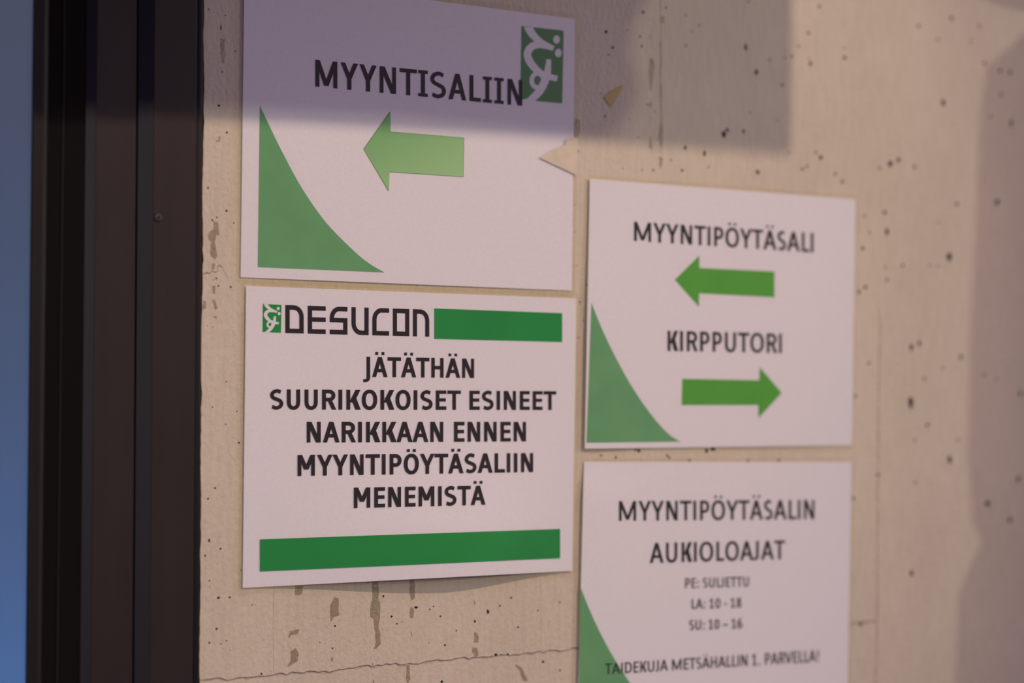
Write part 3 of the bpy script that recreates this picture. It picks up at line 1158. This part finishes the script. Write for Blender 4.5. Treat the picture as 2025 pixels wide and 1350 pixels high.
def desucon():
    P = []
    v = [(325, 510), (550, 730), (770, 948), (988, 1160), (1197, 1365), (1402, 1567), (1603, 1767)]
    W = s2.spans_to_wall([(500 + a / 5.0625, 500 + b / 5.0625) for a, b in v], 630)
    x0, x1 = W[0][0], W[-1][1]
    H = (on_y(564, 603) - on_y(564, 658)).length
    k = (x1 - x0) / H
    sv, sh = .19, .165
    for ch, (a, b) in zip('DESUCON', W):
        w = (b - a) / H
        r = .42
        G = []
        if ch == 'D':
            G = [rect(0, 0, sv, 1), rect(0, 0, w, sh), rect(w - sv, 0, w, 1 - r), rect(0, 1 - sh, w - r, 1)] + arc_band(w - r, 1 - r, r, r, sv, sh, 0, PI / 2, 12, 2)
        elif ch == 'E':
            G = [rect(0, 0, sv, 1), rect(0, 0, w, sh), rect(0, 1 - sh, w, 1), rect(0, .43, w, .43 + sh)]
        elif ch == 'S':
            G = [rect(0, 0, w, sh), rect(w - sv, 0, w, .43 + sh), rect(0, .43, w, .43 + sh), rect(r, 1 - sh, w, 1), rect(0, .43, sv, 1 - r)] + arc_band(r, 1 - r, r, r, sv, sh, PI / 2, PI, 12, 2)
        elif ch == 'U':
            G = [rect(0, r, sv, 1), rect(w - sv, 0, w, 1), rect(r, 0, w, sh)] + arc_band(r, r, r, r, sv, sh, PI, 1.5 * PI, 12, 2)
        elif ch == 'C':
            G = [rect(0, 0, sv, 1 - r), rect(0, 0, w, sh), rect(r, 1 - sh, w, 1)] + arc_band(r, 1 - r, r, r, sv, sh, PI / 2, PI, 12, 2)
        elif ch == 'O':
            G = [rect(0, 0, sv, 1), rect(w - sv, 0, w, 1), rect(0, 0, w, sh), rect(0, 1 - sh, w, 1)]
        elif ch == 'N':
            G = [rect(0, 0, sv, 1), rect(w - sv, 0, w, 1 - r), rect(0, 1 - sh, w - r, 1)] + arc_band(w - r, 1 - r, r, r, sv, sh, 0, PI / 2, 12, 2)
        ax = (a - x0) / (x1 - x0)
        for p in G:
            P.append([(ax + q[0] / k, q[1]) for q in p])
    return P


s2.text('DESUCON', (564.2, 602.7), (849, 612), (849, 665.6), (564.2, 658.2), None, M['black'], polys=desucon(),
        label='squared black wordmark DESUCON')
s2.print_px('green_bar', [(858.9, 609.5), (1111.8, 619), (1111.8, 676), (858.9, 669.8)], M['green_bar'], label='short green bar beside the wordmark')
s2.text('JÄTÄTHÄN', (721.3, 704.9), (937.7, 708.9), (937.7, 747), (721.3, 745), DEJA, M['black'])
s2.text('SUURIKOKOISET ESINEET', (534, 769.3), (1100.3, 773.2), (1100.3, 810.3), (534, 809.2), DEJA, M['black'])
s2.text('NARIKKAAN ENNEN', (606.8, 833.7), (1040.3, 833.7), (1040.3, 872.4), (606.8, 874.6), DEJA, M['black'])
s2.text('MYYNTIPÖYTÄSALIIN', (588.7, 899.1), (1054.5, 895.2), (1054.5, 932.9), (588.7, 940.7), DEJA, M['black'])
s2.text('MENEMISTÄ', (700, 963.7), (960.3, 959.6), (960.3, 997.6), (700, 1004), DEJA, M['black'])
s2.print_px('green_bar', [(514.3, 1066), (1107.8, 1045.4), (1107.8, 1103.2), (514.3, 1129.4)], M['green_bar'], label='long green bar near the bottom edge')

# ---- sign, upper right
s3 = Sign([(1166.5, 353.3), (1691.8, 394), (1685, 880.4), (1156.5, 887)], lift3, .0030,
          'white laminated sign with two solid green arrows pointing opposite ways')
s3.print_px('corner_swoosh', curve_tri((1169.5, 598), [(1194.7, 659.5), (1227.9, 725.9), (1261, 781.9), (1294.3, 827.6), (1323.3, 858.7)], (1346, 873.2), (1159.8, 875.3)),
            M['green_tri'], label='green curved triangle')
s3.print_px('arrow_print', [(1334.5, 552.9), (1382.7, 505.1), (1383.5, 529.6), (1531.6, 536.7), (1531.6, 587.7), (1382.7, 579.8), (1382.2, 606.4)],
            M['green_arrow'], label='green arrow pointing left')
s3.print_px('arrow_print', [(1349.5, 748.7), (1501.7, 751.6), (1502.6, 725.9), (1546.1, 776.5), (1500, 826.3), (1500, 800.6), (1348.2, 800.6)],
            M['green_arrow'], label='green arrow pointing right')
s3.text('MYYNTIPÖYTÄSALI', (1254, 438), (1608.8, 460.5), (1608.8, 499), (1254, 476.3), CALI, M['dark_text'])
s3.text('KIRPPUTORI', (1320.4, 653.3), (1546.1, 659.5), (1546.1, 697.9), (1320.4, 693.5), CALI, M['dark_text'])

# ---- sign, lower right
tl, tr = on_y(1155, 912.8), on_y(1684.5, 912.8)
dn = (on_y(1676.4, 1350) - tr).normalized() * .210
dn2 = (on_y(1143.9, 1350) - tl).normalized() * .210
s4 = Sign([tl, tr, tr + dn, tl + dn2], lift4, .0030,
          'white laminated sign listing opening hours, cut off by the bottom of the frame')
s4.print_px('corner_swoosh', curve_tri((1147.8, 1159.2), [(1171, 1217), (1205, 1285), (1246, 1350), (1280, 1393), (1312, 1425)], (1335, 1440), (1143, 1448)),
            M['green_tri'], label='green curved triangle')
s4.text('MYYNTIPÖYTÄSALIN', (1224, 990.5), (1610.6, 987.8), (1610.6, 1026.3), (1224, 1029.7), CALI, M['dark_text'])
s4.text('AUKIOLOAJAT', (1284.6, 1073), (1552.7, 1067.9), (1552.7, 1105.3), (1284.6, 1113.2), CALI, M['dark_text'])
s4.text('PE: SULJETTU', (1355, 1142.8), (1481, 1139.7), (1481, 1159.2), (1355, 1162.6), CALI, M['grey_text'], sv=.18, sh=.145)
s4.text('LA: 10 - 18', (1368, 1184), (1466.5, 1181.3), (1466.5, 1200.7), (1368, 1203.5), CALI, M['grey_text'], sv=.18, sh=.145)
s4.text('SU: 10 – 16', (1363.6, 1225.6), (1468.2, 1222.2), (1468.2, 1241.6), (1363.6, 1245.4), CALI, M['grey_text'], sv=.18, sh=.145)
s4.text('TAIDEKUJA METSÄHALLIN 1. PARVELLA!', (1196.7, 1311.5), (1619, 1284.5), (1619, 1307.4), (1196.7, 1333), CALI, M['dark_text'], sv=.155, sh=.13)


# ------------------------------------------------------------------ scraps of tape
def scrap(name, px, y0, thick, material, label, cat):
    w = [on_y(*p) for p in px]
    c = sum(w, Vector()) / len(w)
    k = y0 / -CAM.y
    n = len(w)
    f = [p + (CAM - p) * k for p in w]
    vs = f + [v + Vector((0, thick, 0)) for v in f]
    fs = [tuple(range(n))[::-1], tuple(range(n, 2 * n))] + [(i, (i + 1) % n, n + (i + 1) % n, n + i) for i in range(n)]
    vs = [v - c for v in vs]
    o = mesh(name, vs, fs, material)
    o.location = c
    tag(o, label, cat)
    return o


scrap('tape_scrap', [(1066.7, 311.6), (1085, 301), (1104, 291), (1117, 287), (1121, 275), (1132, 271), (1143.5, 274), (1142.5, 310), (1141, 346.3), (1110, 332)],
      .0024, .00008, M['tape'], 'beige pointed piece of tape stuck over the right edge of the upper sign', 'tape')
scrap('paper_scrap', [(1233, 167.5), (1228, 181), (1219, 194), (1209, 212), (1201, 203), (1193.5, 191), (1208, 181)],
      .0006, .0003, M['yellow'], 'small mustard yellow triangular scrap on bare concrete beside the upper sign', 'scrap')


# ------------------------------------------------------------------ unseen boards added and shaped to cast the shadows on the wall
def plate(name, src, pts, ts, thick, label, cat):
    """board whose outline lies on the lines from wall points to a lamp"""
    P = []
    for p, t in zip(pts, ts):
        w = on_y(*p)
        P.append(w + (src - w) * t)
    c = sum(P, Vector()) / len(P)
    d = (src - c).normalized() * thick
    n = len(P)
    vs = [p - c for p in P] + [p - c + d for p in P]
    fs = [tuple(range(n)), tuple(range(n, 2 * n))[::-1]] + [(i, n + i, n + (i + 1) % n, (i + 1) % n) for i in range(n)]
    o = mesh(name, vs, fs, M['board'])
    o.location = c
    return tag(o, label, cat)


plate('top_shadow_caster', K1, [(-900, 168), (400, 228), (1130, 276), (1548, 305), (1556, 299), (1560, 290), (1566, -500), (-900, -500)],
      [.07, .09, .15, .20, .20, .20, .20, .07], .02, 'unseen grey board added above the signs to cast the upper shadow', 'board')  # added blocker for the straight-edged upper shadow
plate('round_shadow_caster', K2, [(-500, 205), (400, 215), (800, 236), (1130, 268), (1185, 276), (1222, 258), (1248, 222), (1262, 185), (1256, 145), (1243, 105),
                             (1252, 45), (1285, -20), (1300, -200), (-500, -200)], [.5] * 14, .01,
      'unseen grey board added behind the camera to cast the rounded shadow', 'banner')  # added occluder, outline taken from the rounded upper shadow
plate('right_shadow_caster', K3, [(1953, 135), (1938, 230), (1928, 500), (1918, 700), (1914, 880), (1924, 1030), (1942, 1068), (1918, 1120), (1896, 1170), (1888, 1400),
                            (2600, 1500), (2600, 60), (2040, 60)], [.24] * 13, .02, 'unseen grey board added to the right to cast the side shadow', 'stand')  # added occluder shaped after the ragged right-hand shadow
plate('corner_shadow_caster', K3, [(1938, -4), (1985, 14), (2060, 30), (2300, 40), (2300, -300), (1850, -300), (1900, -40)], [.2] * 7, .02,
      'unseen grey board added above right to cast the corner shadow', 'lamp shade')  # added occluder for the small shadow in the top right corner
